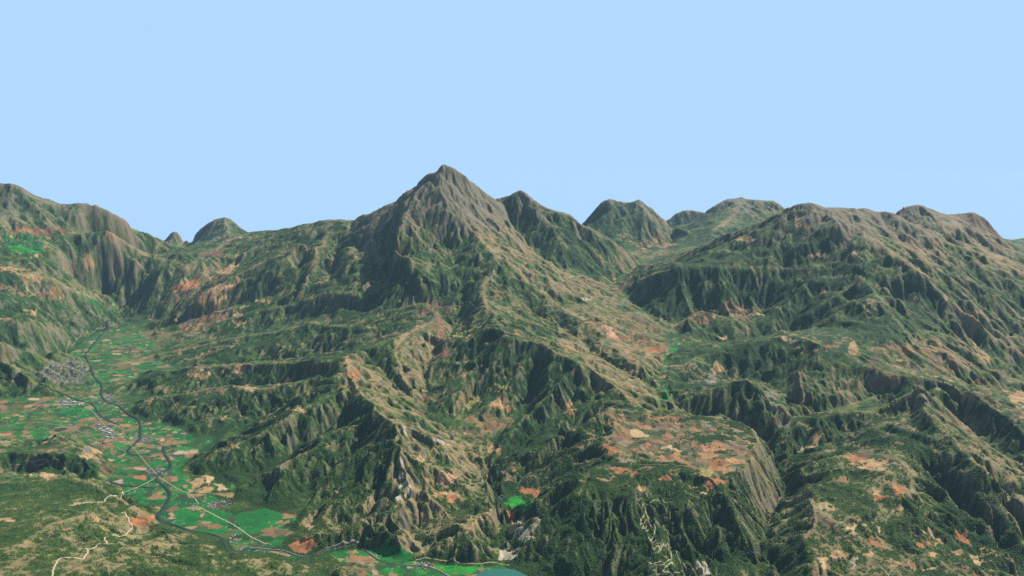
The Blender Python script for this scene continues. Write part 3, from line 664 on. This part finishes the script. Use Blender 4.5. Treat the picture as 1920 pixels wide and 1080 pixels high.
REG=[('mountain','high pointed mountain in the middle with a bare grey summit',[(828,320,34),(870,403,32),(915,462,30),(780,370,33.5),(743,453,30),(680,420,33),(600,430,34.5),(990,520,28.4),(1050,575,26.5),(600,480,32.6),(490,490,33.5)]),
 ('mountain','steep green mountain standing just right of the highest peak',[(974,360,37),(1020,395,36),(1097,428,35),(1155,465,34.5),(1000,440,35)]),
 ('mountain','distant mountain with two tops left of the far valley',[(1120,400,45),(1160,385,45),(1200,380,45),(1230,400,45)]),
 ('mountain','far blue mountain with a small tooth on its crest',[(1345,390,49),(1390,380,49),(1440,385,49),(1290,400,57)]),
 ('mountain','distant rounded dome in the gap on the left',[(380,430,56),(420,412,56),(455,432,56)]),
 ('mountain','smallest distant hill in the gap on the left',[(320,445,63),(335,434,63)]),
 ('mountain','broad bare-topped massif filling the right skyline',[(1500,390,29.8),(1600,400,28.6),(1680,415,28.5),(1790,470,27.7),(1920,520,26.7),(1400,435,30.3),(1280,485,31),(1650,460,26.6),(1740,530,24.8),(1860,630,23.3),(1300,510,27.7),(1500,500,27),(1600,530,25.4)]),
 ('mountain','pale stony mountain behind the right massif',[(1720,390,36),(1790,405,36),(1850,415,35.8)]),
 ('mountain','long mountain on the left skyline above the upland fields',[(20,355,39),(100,390,39.2),(200,395,40),(260,445,43)]),
 ('hill','dark hill with a brown right flank over the head of the left valley',[(205,435,38),(170,475,37),(250,480,38.8)]),
 ('hill','grey green slopes on the left side of the valley above the town',[(60,515,32.4),(0,600,27),(130,560,33),(60,610,28),(0,650,24.5)]),
 ('hill','long wooded spurs running down left to the valley fields',[(430,640,750),(560,610,1250),(620,555,2000),(470,590,1100),(360,695,550),(560,682,1000),(400,732,550),(560,720,800)]),
 ('hill','steep green gullied hill above the big green fields',[(500,810,600),(570,770,800),(520,880,400),(600,835,600),(650,735,1000)]),
 ('hill','ridge with a tan right flank and chalky scars',[(745,800,1100),(740,850,850),(700,850,600),(840,850,500),(745,920,450),(880,960,300)]),
 ('hill','brown streaked ridge in the middle with red earth',[(740,650,1450),(700,650,1500),(760,690,1100),(810,600,1700),(640,690,1250)]),
 ('hill','dark wooded ridge between the middle streams and the farmed plateau',[(960,640,1900),(1050,670,1700),(1060,715,1400),(980,800,700),(1020,850,620),(1110,690,1550),(1180,740,1300)]),
 ('plateau','high farmed plateau with orange fields and cliffs',[(1200,800,1100),(1300,810,1100),(1380,850,1050),(1250,870,950),(1210,960,600),(1380,970,650),(1080,920,700),(1290,1000,500)]),
 ('hill','wooded hills with ribbed cliffs behind the plateau',[(1340,665,1550),(1450,640,1850),(1560,660,1750),(1410,720,1380),(1320,595,1950),(1600,750,1100)]),
 ('hill','long pale striped ridge falling to the lower right',[(1725,730,1650),(1770,810,1250),(1850,885,1000),(1930,960,750),(1800,725,1480),(1880,775,1150)]),
 ('hill','wooded hill with scattered tan clearings at the lower right',[(1520,790,1000),(1640,790,1100),(1620,860,900),(1650,930,750),(1600,1020,500),(1760,1000,500),(1520,960,600),(1740,1060,400)]),
 ('hill','low olive hill with pale winding tracks at the lower left',[(60,920,350),(150,960,350),(200,1040,380),(60,1040,450),(400,1070,120)]),
 ('hill','small dark knoll beside the valley fields on the left',[(110,828,300),(30,855,350),(160,855,300)])]
cx,cy=X[::3,::3].astype(f4),Y[::3,::3].astype(f4)
wx_=cx+fbm(cx,cy,900,2,611)*260; wy_=cy+fbm(cx,cy,900,2,612)*260
best=np.full(cx.shape,1e30,f4); who=np.zeros(cx.shape,np.int32)
for gi,(nm,lb,pts) in enumerate(REG):
    for p in pts:
        a,b,_=place(p); q=((wx_-a)**2+(wy_-b)**2).astype(f4); m_=q<best; best=np.where(m_,q,best); who[m_]=gi
who=np.repeat(np.repeat(who,3,0),3,1)[:NR-1,:NA-1]
flat_=resize(blur(pm.astype(np.float64)[::4,::4],3),NR,NA)[:-1,:-1]>.45
who[flat_&((X[:-1,:-1]<1200)&(Z[:-1,:-1]<420))]=len(REG)
for gi in range(len(REG)+1):
    nm,lb=(REG[gi][:2] if gi<len(REG) else ('valley_floor','flat valley floor with green and brown fields along the river'))
    sheet(nm,who==gi,lb)
log('sheets')
# ------------------------------------------------------------------ ribbons laid on the ground: rivers, roads
def plain_mat(name,c,rough=.9,spec=.1,var=.0,scale=1/30):
    m,t,b=nt(name); b.inputs['Roughness'].default_value=rough; b.inputs['Specular IOR Level'].default_value=spec
    b.inputs['Base Color'].default_value=(*c,1)
    if var:
        g=N(t,'ShaderNodeNewGeometry'); n=N(t,'ShaderNodeTexNoise'); n.inputs['Scale'].default_value=scale; n.inputs['Detail'].default_value=4
        t.links.new(g.outputs['Position'],n.inputs['Vector'])
        r=N(t,'ShaderNodeMapRange'); r.inputs['From Min'].default_value=.3; r.inputs['From Max'].default_value=.7; r.inputs['To Min'].default_value=1-var; r.inputs['To Max'].default_value=1+var
        t.links.new(n.outputs['Fac'],r.inputs['Value'])
        v=N(t,'ShaderNodeVectorMath',operation='SCALE'); v.inputs[0].default_value=c; t.links.new(r.outputs[0],v.inputs['Scale']); t.links.new(v.outputs[0],b.inputs['Base Color'])
    return m
def smooth_path(px,wob=0,step=12.,s=0):
    x,y=spot([p[0] for p in px],[p[1] for p in px]); P=np.stack([x,y],-1)
    out=[]
    n=len(P)
    for i in range(n-1):
        p0,p1,p2,p3=P[max(i-1,0)],P[i],P[i+1],P[min(i+2,n-1)]
        k=max(2,int(np.linalg.norm(p2-p1)/step)); t=np.linspace(0,1,k,endpoint=False)[:,None]
        out.append(.5*((2*p1)+(-p0+p2)*t+(2*p0-5*p1+4*p2-p3)*t*t+(-p0+3*p1-3*p2+p3)*t**3))
    out.append(P[-1:]); Q=np.concatenate(out)
    if wob:
        Q=Q+np.stack([fbm(Q[:,0],Q[:,1],wob*5,2,s+1),fbm(Q[:,0],Q[:,1],wob*5,2,s+2)],-1)*wob
    return Q
CLEAR=np.zeros(Z.shape,bool)
def clear(x,y,g):
    for dx in (-g,0,g):
        for dy in (-g,0,g):
            ja=np.rint((np.arctan2(x+dx,y+dy)-A0)/DA).astype(int); jr=np.rint((np.log(np.hypot(x+dx,y+dy))-LR0)/DL).astype(int)
            CLEAR[np.clip(jr,0,NR-1),np.clip(ja,0,NA-1)]=True
def ribbon(name,px,width,mat,lift=3.,wob=0,s=0,thick=1.5,kind='structure',vary=.0):
    Q=smooth_path(px,wob,12.,s); T=np.gradient(Q,axis=0); T/=np.linalg.norm(T,axis=1)[:,None]+1e-9
    Nv=np.stack([-T[:,1],T[:,0]],-1); w=width*(1+vary*fbm(Q[:,0],Q[:,1],260,2,s+9))[:,None] if vary else width
    if 'bank' not in name: clear(Q[:,0],Q[:,1],width*.45+6)
    rows=[]
    for f in (-.5,-.17,.17,.5):
        q=Q+Nv*f*w; z=ground(q[:,0],q[:,1])
        rows.append(np.column_stack([q,z]))
    if name=='river' or kind=='flat':
        zc=np.mean([r[:,2] for r in rows],0)
        for _ in range(30): zc=np.convolve(np.pad(zc,2,mode='edge'),np.ones(5)/5,'valid')
        for r in rows: r[:,2]=np.maximum(zc,r[:,2])
    m=len(Q); bm=bmesh.new(); vs=[[bm.verts.new((a[0],a[1],a[2]+lift)) for a in r] for r in rows]
    lo=[[bm.verts.new((a[0],a[1],a[2]-6)) for a in r] for r in (rows[0],rows[-1])]
    for i in range(m-1):
        for k in range(3): bm.faces.new((vs[k][i],vs[k][i+1],vs[k+1][i+1],vs[k+1][i]))
        bm.faces.new((lo[0][i],lo[0][i+1],vs[0][i+1],vs[0][i])); bm.faces.new((vs[3][i],vs[3][i+1],lo[1][i+1],lo[1][i]))
    bm.normal_update()
    me=bpy.data.meshes.new(name); bm.to_mesh(me); bm.free()
    for p in me.polygons: p.use_smooth=True
    me.materials.append(mat); o=bpy.data.objects.new(name,me); col.objects.link(o); o['kind']='structure'
    return o
WAT=plain_mat('river_water',lin(30,58,50),.5,.12,.25,1/60)
BANK=plain_mat('gravel_bank',lin(150,144,120),.95,.1,.5,1/25)
ROAD=plain_mat('road_surface',lin(224,208,166),.95,.1,.2)
TRACK=plain_mat('track_earth',lin(178,164,130),.95,.1,.25)
r1=[(480,1031),(460,1032),(437,1038),(425,1030),(417,1012),(400,1003),(360,996),(330,986),(305,978),(296,968),(305,955),(314,942),(318,925),(307,911),(293,900),(300,890),(317,880),(319,868),(308,850),(308,838)]
r2=[(308,838),(300,846),(275,852),(252,853),(240,849),(244,840),(255,830),(262,822),(263,800),(258,786),(240,776),(222,761),(200,753),(190,741),(190,722),(176,706),(169,686),(160,667),(168,655),(180,640),(200,618),(222,603),(234,598),(228,588),(224,580),(240,570)]
r3=[(-30,702),(0,707),(60,712),(82,722),(100,732),(125,742),(150,752),(172,758),(185,775),(196,785),(225,798)]
r4=[(437,1038),(470,1030),(500,1031),(530,1034),(560,1043),(590,1040),(620,1028),(650,1021),(672,1023),(690,1037),(710,1050),(740,1058),(790,1062),(815,1068),(840,1082),(860,1100)]
r5=[(200,901),(215,906),(235,912),(262,913),(290,915)]
for i_,(p_,w_) in enumerate(((r1,105),(r2,100),(r3,90),(r4,80))):
    ribbon('river_bank',p_,w_*.7,BANK if i_==3 else plain_mat('wooded_bank',lin(50,74,48),.95,.1,.5,1/22),1.5,0,i_*7,vary=.5)
    ribbon('river',p_,w_*.3,WAT,4.5,0,i_*7,vary=.25)
ribbon('river_bank',r5,70,plain_mat('wooded_bank',lin(44,66,44),.95,.1,.5,1/22),2.)
roads=[([(92,1100),(98,1078),(102,1062),(113,1047),(130,1046),(155,1048),(164,1037),(160,1028),(172,1029),(182,1022),(200,1019),(196,1010),(212,1004),(228,1007),(240,998),(248,988),(242,978),(236,966),(228,962)],26,ROAD),
 ([(196,1010),(216,1001),(218,1010),(236,1014),(254,1008),(250,1000),(240,1000)],16,TRACK),([(200,1022),(225,1018),(246,1022),(252,1016)],14,TRACK),([(246,1022),(222,1036),(200,1040)],13,TRACK),([(190,1040),(200,1055),(206,1080)],13,TRACK),
 ([(130,948),(158,943),(190,942),(200,934),(215,930),(228,926),(230,921)],22,ROAD),
 ([(375,952),(400,965),(430,980),(455,996),(472,1008),(500,1020)],26,ROAD),([(225,925),(255,915),(285,900),(296,893)],18,ROAD),([(296,893),(330,915),(360,930),(372,945)],20,ROAD),
 ([(110,660),(128,648),(150,632),(180,618),(205,606),(222,598)],22,TRACK),([(60,758),(110,748),(160,762),(200,800),(240,830),(275,870),(292,888)],30,TRACK),([(0,800),(60,792),(120,800),(170,818),(235,846)],26,TRACK),
 ([(810,575),(850,568),(880,566),(900,571),(930,573),(960,574),(1000,579),(1035,581),(1060,583)],26,TRACK),([(1080,545),(1110,563),(1060,556),(1000,552)],0,TRACK),
 ([(1205,945),(1220,942),(1235,938),(1250,944),(1262,941)],13,ROAD),
 ([(1204,946),(1211,962),(1204,972),(1200,985),(1210,978),(1215,976),(1212,988),(1204,992),(1214,996),(1225,985),(1228,998),(1222,1012),(1214,1012),(1230,1014),(1216,1020),(1236,1020),(1240,1024),(1222,1032),(1232,1036),(1250,1020),(1254,1030),(1258,1048),(1236,1055),(1216,1056),(1240,1060),(1262,1056),(1242,1070),(1222,1072),(1250,1072),(1280,1072)],12,ROAD),
 ([(1241,976),(1244,960),(1252,950)],11,TRACK),([(1240,975),(1245,990),(1252,1005),(1270,1040),(1288,1072)],12,ROAD),
 ([(860,1056),(900,1058),(930,1056),(955,1060)],18,ROAD),([(780,1050),(800,1046),(830,1052),(860,1056)],18,ROAD),
 ([(1175,905),(1180,893),(1190,898),(1185,910),(1195,925),(1180,925)],0,TRACK),
 ([(1040,770),(1000,800)],0,TRACK),
 ([(876,910),(890,907),(902,906),(912,900),(918,885),(922,872)],14,ROAD),([(785,1020),(800,1005),(795,995),(810,990),(805,1005),(815,1010),(802,1030)],12,ROAD),
 ([(0,880),(30,872),(45,866),(70,866),(92,868)],16,TRACK),([(0,893),(30,890),(50,878),(75,872),(98,872)],16,TRACK),
 ([(1200,872),(1230,871),(1270,874),(1318,878),(1322,855),(1330,840)],14,TRACK),([(1323,912),(1312,895),(1318,878)],12,TRACK),([(1280,922),(1300,930),(1315,935)],12,TRACK),
 ([(500,730),(470,733),(440,724),(400,728),(345,741),(300,748)],14,TRACK),([(570,765),(540,781),(500,802),(465,822)],10,TRACK),([(565,604),(525,618),(470,628),(430,634),(380,643)],22,TRACK),([(430,684),(480,683),(520,678),(560,677)],18,TRACK),
 ([(1660,983),(1664,970),(1672,962),(1690,960)],12,TRACK),([(1718,1040),(1700,1050),(1680,1062),(1665,1080)],14,TRACK),([(1530,1000),(1560,995),(1590,970),(1600,963)],10,TRACK)]
for i_,(p_,w_,m_) in enumerate(roads):
    if w_: ribbon('road',p_,w_*(.95 if i_ in (0,5,15,16) else .6),m_,2.5,10,40+i_*3)
# the lake at the foot of the gorge
def sheet_of(name,px,mat,z):
    Q=smooth_path(px+[px[0]],6,25.,88)[:-1]
    bm=bmesh.new(); top=[bm.verts.new((a,b,z)) for a,b in Q]; low_=[bm.verts.new((a,b,z-30)) for a,b in Q]
    f=bm.faces.new(top); n=len(top)
    if f.calc_area() and (f.normal_update() or f.normal.z<0): f.normal_flip()
    for i in range(n): bm.faces.new((top[i],low_[i],low_[(i+1)%n],top[(i+1)%n]))
    me=bpy.data.meshes.new(name); bm.to_mesh(me); bm.free(); me.materials.append(mat)
    o=bpy.data.objects.new(name,me); col.objects.link(o); o['kind']='structure'; return o
lk=[(885,1084),(898,1076),(912,1070),(935,1067),(960,1068),(975,1073),(988,1080),(995,1090),(940,1100),(870,1095)]
lx,ly=spot([p[0] for p in lk],[p[1] for p in lk])
sheet_of('lake',lk,plain_mat('lake_water',lin(34,116,100),.6,.12,.1,1/120),float(np.percentile(ground(lx,ly),70))+4.)
log('ribbons')
# ------------------------------------------------------------------ houses
WALLS=[plain_mat('wall_render',lin(206,200,186)),plain_mat('wall_brick',lin(168,140,118)),plain_mat('wall_grey',lin(160,160,154))]
ROOFS=[plain_mat('roof_tile_grey',lin(112,116,112)),plain_mat('roof_white',lin(226,224,214)),plain_mat('roof_tile_red',lin(156,96,78)),plain_mat('roof_blue',lin(70,96,150),.5,.3),plain_mat('roof_tan',lin(186,168,138))]
def house_mesh(name,L,W,Ht,roof,wm,rm):
    bm=bmesh.new(); a,b=L/2,W/2
    V=[bm.verts.new(p) for p in ((-a,-b,-8),(a,-b,-8),(a,b,-8),(-a,b,-8),(-a,-b,Ht),(a,-b,Ht),(a,b,Ht),(-a,b,Ht))]
    for q in ((0,1,5,4),(1,2,6,5),(2,3,7,6),(3,0,4,7),(4,5,6,7)): bm.faces.new([V[i] for i in q])
    e=1.2; A_=a+e; B_=b+e; zt=Ht+roof
    R_=[bm.verts.new(p) for p in ((-A_,-B_,Ht-.3),(A_,-B_,Ht-.3),(A_,B_,Ht-.3),(-A_,B_,Ht-.3),(-A_,0,zt),(A_,0,zt))]
    for q in ((0,1,5,4),(2,3,4,5),(1,2,5),(3,0,4),(0,3,2,1)):
        f=bm.faces.new([R_[i] for i in q]); f.material_index=1
    # a lean-to and a chimney give the block its outline
    def bx(x0,x1,y0,y1,z0,z1,mi):
        v=[bm.verts.new((x,y,z)) for z in (z0,z1) for x,y in ((x0,y0),(x1,y0),(x1,y1),(x0,y1))]
        for q in ((3,2,1,0),(4,5,6,7),(0,1,5,4),(1,2,6,5),(2,3,7,6),(3,0,4,7)):
            f=bm.faces.new([v[i] for i in q]); f.material_index=mi
    bx(a*.15,a*.85,-b-W*.3,-b+.2,-8,Ht*.6,1); bx(-a*.5,-a*.5+1.6,b*.2,b*.2+1.6,Ht,zt+1.5,0)
    me=bpy.data.meshes.new(name); bm.to_mesh(me); bm.free(); me.materials.append(wm); me.materials.append(rm); return me
random.seed(11)
HM={}
for ri in range(5):
    HM[ri]=[house_mesh('house',L,W,h_,rf,WALLS[(ri+k)%3],ROOFS[ri]) for k,(L,W,h_,rf) in enumerate(((24,14,9,4),(32,16,11,4.5),(19,13,7,4)))]
HM['shed']=[house_mesh('shed',L,W,12,3.5,WALLS[2],ROOFS[k]) for k,(L,W) in zip((1,3,1),((85,34),(62,28),(110,40)))]
HM['block']=[house_mesh('block',L,W,h_,2.5,WALLS[k%3],ROOFS[k]) for k,(L,W,h_) in zip((1,1,4,0),((52,22,18),(44,24,14),(60,20,20),(36,26,24)))]
# (outline, how many, kinds, roofs, name, category, label)
VIL=[([(272,884),(300,872),(314,886),(290,894)],26,'h',(0,1,4,2),'house','small pale-roofed house in the hamlet beside the tight river bend among green fields'),
 ([(388,945),(425,936),(440,945),(405,956)],44,'h',(0,1,2,4),'house','small house in the dense village at the foot of the dark wooded cone'),
 ([(355,945),(372,948),(374,960),(360,962)],10,'h',(0,1),'house','small house at the road fork west of the dense village'),
 ([(424,1010),(445,1002),(454,1010),(440,1024)],18,'h',(1,2,4),'house','small white house in the farm cluster beside the bottom left river loop'),
 ([(782,1056),(800,1053),(814,1063),(792,1066)],20,'h',(0,1,2),'house','small house in the hamlet on the river bank at the bottom of the valley'),
 ([(176,796),(200,797),(222,820),(206,824)],16,'s',(1,3),'shed','long white or blue roofed shed on the industrial strip in the valley'),
 ([(110,754),(128,748),(156,757),(134,765)],14,'s',(1,3),'shed','long pale factory shed on the bluff edge below the town'),
 ([(80,702),(95,684),(130,674),(163,690),(160,706),(118,722),(84,714)],78,'b',(0,1,4),'building','grey city block in the town on the far left plain'),
 ([(252,815),(288,822),(284,830),(254,828)],14,'h',(0,1,4),'house','small house in the hamlet between the two river arms'),
 ([(1318,832),(1334,832),(1334,840),(1320,840)],8,'h',(0,1),'house','small house among orange fields on the high farmed plateau'),
 ([(342,585),(372,600),(352,610),(338,602)],10,'h',(1,4),'house','small pale house in the upland hamlet above the far valley'),
 ([(932,932),(942,926),(948,934),(938,942)],9,'h',(1,3,2),'house','small house beside the bright green field at the gorge mouth'),
 ([(1092,560),(1106,558),(1110,563),(1096,564)],3,'s',(1,),'shed','white shed on the pale clearing below the great peak'),
 ([(215,600),(235,606),(225,615),(205,612)],8,'h',(1,4),'house','small pale house at the narrow head of the green valley')]
def pick(poly,n,gap):
    x,y=spot([p[0] for p in poly],[p[1] for p in poly]); out=[]
    x0,x1,y0,y1=x.min(),x.max(),y.min(),y.max(); tr=0
    while len(out)<n and tr<n*200:
        tr+=1; a,b=random.uniform(x0,x1),random.uniform(y0,y1)
        c=False
        for i in range(len(x)):
            xa,ya,xb,yb=x[i],y[i],x[(i+1)%len(x)],y[(i+1)%len(x)]
            if (ya>b)!=(yb>b) and a<(xb-xa)*(b-ya)/(yb-ya)+xa: c=not c
        if c and all((a-p)**2+(b-q)**2>gap*gap for p,q in out): out.append((a,b))
    return out
first={}
nh=0
for vi,(po,n_,kd,rf,nm,lab) in enumerate(VIL):
    ang=random.uniform(0,3)
    for (a,b) in pick(po,n_,{'h':34,'s':95,'b':75}[kd]):
        me=random.choice(HM[random.choice(rf)] if kd=='h' else HM['shed'] if kd=='s' else HM['block'])
        clear(np.array([a]),np.array([b]),18.)
        o=bpy.data.objects.new({'h':'house','s':'shed','b':'town_block'}[kd],me); col.objects.link(o)
        o.location=(a,b,float(ground(np.array([a]),np.array([b]))[0])+.5); o.rotation_euler=(0,0,ang+random.choice((0,math.pi/2))+random.uniform(-.2,.2))
        sz=random.uniform(.85,1.2); o.scale=(sz,sz,sz)
        o['label']=lab; o['category']=nm; o['group']=('sheds ' if kd=='s' else 'buildings ' if kd=='b' else 'houses ')+'of place %s'%['by the river bend','under the wooded cone','at the road fork','at the river loop','at the valley bottom','on the industrial strip','on the bluff','in the town','between the river arms','on the plateau','above the far valley','at the gorge mouth','below the peak','at the valley head'][vi]; nh+=1
log('houses',nh)
# ------------------------------------------------------------------ crowns of the wood on the nearer slopes
rng=np.random.RandomState(5)
n_=900000
rr_=np.sqrt(rng.uniform(11200.**2,18500.**2,n_)); aa_=rng.uniform(math.radians(-34),math.radians(34),n_)
tx,ty=np.sin(aa_)*rr_,np.cos(aa_)*rr_
ia=((aa_-A0)/DA).astype(int); ir=((np.log(rr_)-LR0)/DL).astype(int)
keep_=(wood[ir,ia]>.45)&~CLEAR[ir,ia]&(rng.rand(n_)<.2+.8*np.clip(.5+n3[ir,ia]*.8,0,1))&(rng.rand(n_)<np.clip((19500-rr_)/5000,.15,1))
tx,ty,ia,ir=tx[keep_][:230000],ty[keep_][:230000],ia[keep_][:230000],ir[keep_][:230000]
tz=ground(tx,ty); m_=len(tx); log('crowns',m_)
oc=np.array([(1,0,0),(.3,.95,0),(-.8,.6,0),(-.8,-.6,0),(.3,-.95,0),(0,0,1)],float)
rad=rng.uniform(6,11,m_); ht=rng.uniform(.9,1.6,m_)*rad
ph=rng.uniform(0,6.28,m_); c_,s_=np.cos(ph),np.sin(ph)
jit=1+rng.uniform(-.25,.25,(m_,6))
vx=(oc[None,:,0]*c_[:,None]-oc[None,:,1]*s_[:,None])*rad[:,None]*jit+tx[:,None]
vy=(oc[None,:,0]*s_[:,None]+oc[None,:,1]*c_[:,None])*rad[:,None]*jit+ty[:,None]
vz=oc[None,:,2]*ht[:,None]*jit+tz[:,None]-(1-oc[None,:,2])*2.5+4
tri=np.array([(0,1,5),(1,2,5),(2,3,5),(3,4,5),(4,0,5)])
fa=(np.arange(m_)[:,None,None]*6+tri[None]).reshape(-1,3).astype(np.int32)
me=bpy.data.meshes.new('forest'); me.vertices.add(m_*6); me.vertices.foreach_set('co',np.stack([vx,vy,vz],-1).astype(f4).ravel())
me.loops.add(fa.size); me.loops.foreach_set('vertex_index',fa.ravel()); me.polygons.add(len(fa)); me.polygons.foreach_set('loop_start',np.arange(0,fa.size,3,dtype=np.int32)); me.update()
me.polygons.foreach_set('use_smooth',np.ones(len(fa),bool))
cc_=C[ir,ia]*.55+np.array(lin(64,98,40),f4)*.45; cc_*=rng.uniform(.7,1.35,(m_,1)); cc_[:,0]*=rng.uniform(.85,1.3,m_)
ca=me.attributes.new('cover','FLOAT_COLOR','POINT'); ca.data.foreach_set('color',np.concatenate([np.repeat(cc_,6,0),np.ones((m_*6,1))],1).astype(f4).ravel())
fm,t_,b_=nt('leaf_canopy'); a_=N(t_,'ShaderNodeAttribute',attribute_name='cover'); t_.links.new(a_.outputs['Color'],b_.inputs['Base Color']); b_.inputs['Specular IOR Level'].default_value=.08
me.materials.append(fm); fo=bpy.data.objects.new('forest',me); col.objects.link(fo); fo['kind']='stuff'
log('forest')
# ------------------------------------------------------------------ the air: one even box round camera and ground
hm=bpy.data.materials.new('haze_air'); hm.use_nodes=True; t=hm.node_tree
for n in list(t.nodes):
    if n.type=='BSDF_PRINCIPLED': t.nodes.remove(n)
pv=t.nodes.new('ShaderNodeVolumePrincipled'); pv.inputs['Density'].default_value=1.85e-6; pv.inputs['Color'].default_value=(.29,.44,.60,1); pv.inputs['Anisotropy'].default_value=.1
t.links.new(pv.outputs[0],t.nodes['Material Output'].inputs['Volume'])
zt=max(float(Z.max()),H)+40.; zb=float(Z.min())-1.
bx=[(-60000,-3000),(60000,-3000),(60000,90000),(-60000,90000)]
me=bpy.data.meshes.new('haze'); me.from_pydata([(a,b,zb) for a,b in bx]+[(a,b,zt) for a,b in bx],[],[(3,2,1,0),(4,5,6,7),(0,1,5,4),(1,2,6,5),(2,3,7,6),(3,0,4,7)])
me.materials.append(hm); ho=bpy.data.objects.new('haze',me); bpy.context.scene.collection.objects.link(ho); ho['kind']='stuff'
sc=bpy.context.scene
cd=bpy.data.cameras.new('camera'); cam=bpy.data.objects.new('camera',cd); sc.collection.objects.link(cam); sc.camera=cam
cd.sensor_width=36; cd.lens=36*F/1920; cd.clip_start=10; cd.clip_end=400000
cam.location=(0,0,H); cam.rotation_euler=(math.radians(90)-PITCH,0,0)
w=bpy.data.worlds.new('World'); sc.world=w; w.use_nodes=True
bg=w.node_tree.nodes['Background']; bg.inputs[0].default_value=(.445,.694,1,1); bg.inputs[1].default_value=.3

sd=bpy.data.lights.new('sun','SUN'); sd.energy=4.8; sd.angle=math.radians(.5); sd.color=(1,.95,.87)
so=bpy.data.objects.new('sun',sd); sc.collection.objects.link(so)
so.rotation_euler=(math.radians(90)-SUN_EL,0,-SUN_AZ+math.pi)
so.rotation_euler=(math.radians(90)-SUN_EL,0,math.pi-SUN_AZ)
sc.view_settings.view_transform='Standard'; sc.view_settings.look='None'; sc.view_settings.exposure=1.737
sc.cycles.use_denoising=False; sc.cycles.sample_clamp_direct=6; sc.cycles.sample_clamp_indirect=1
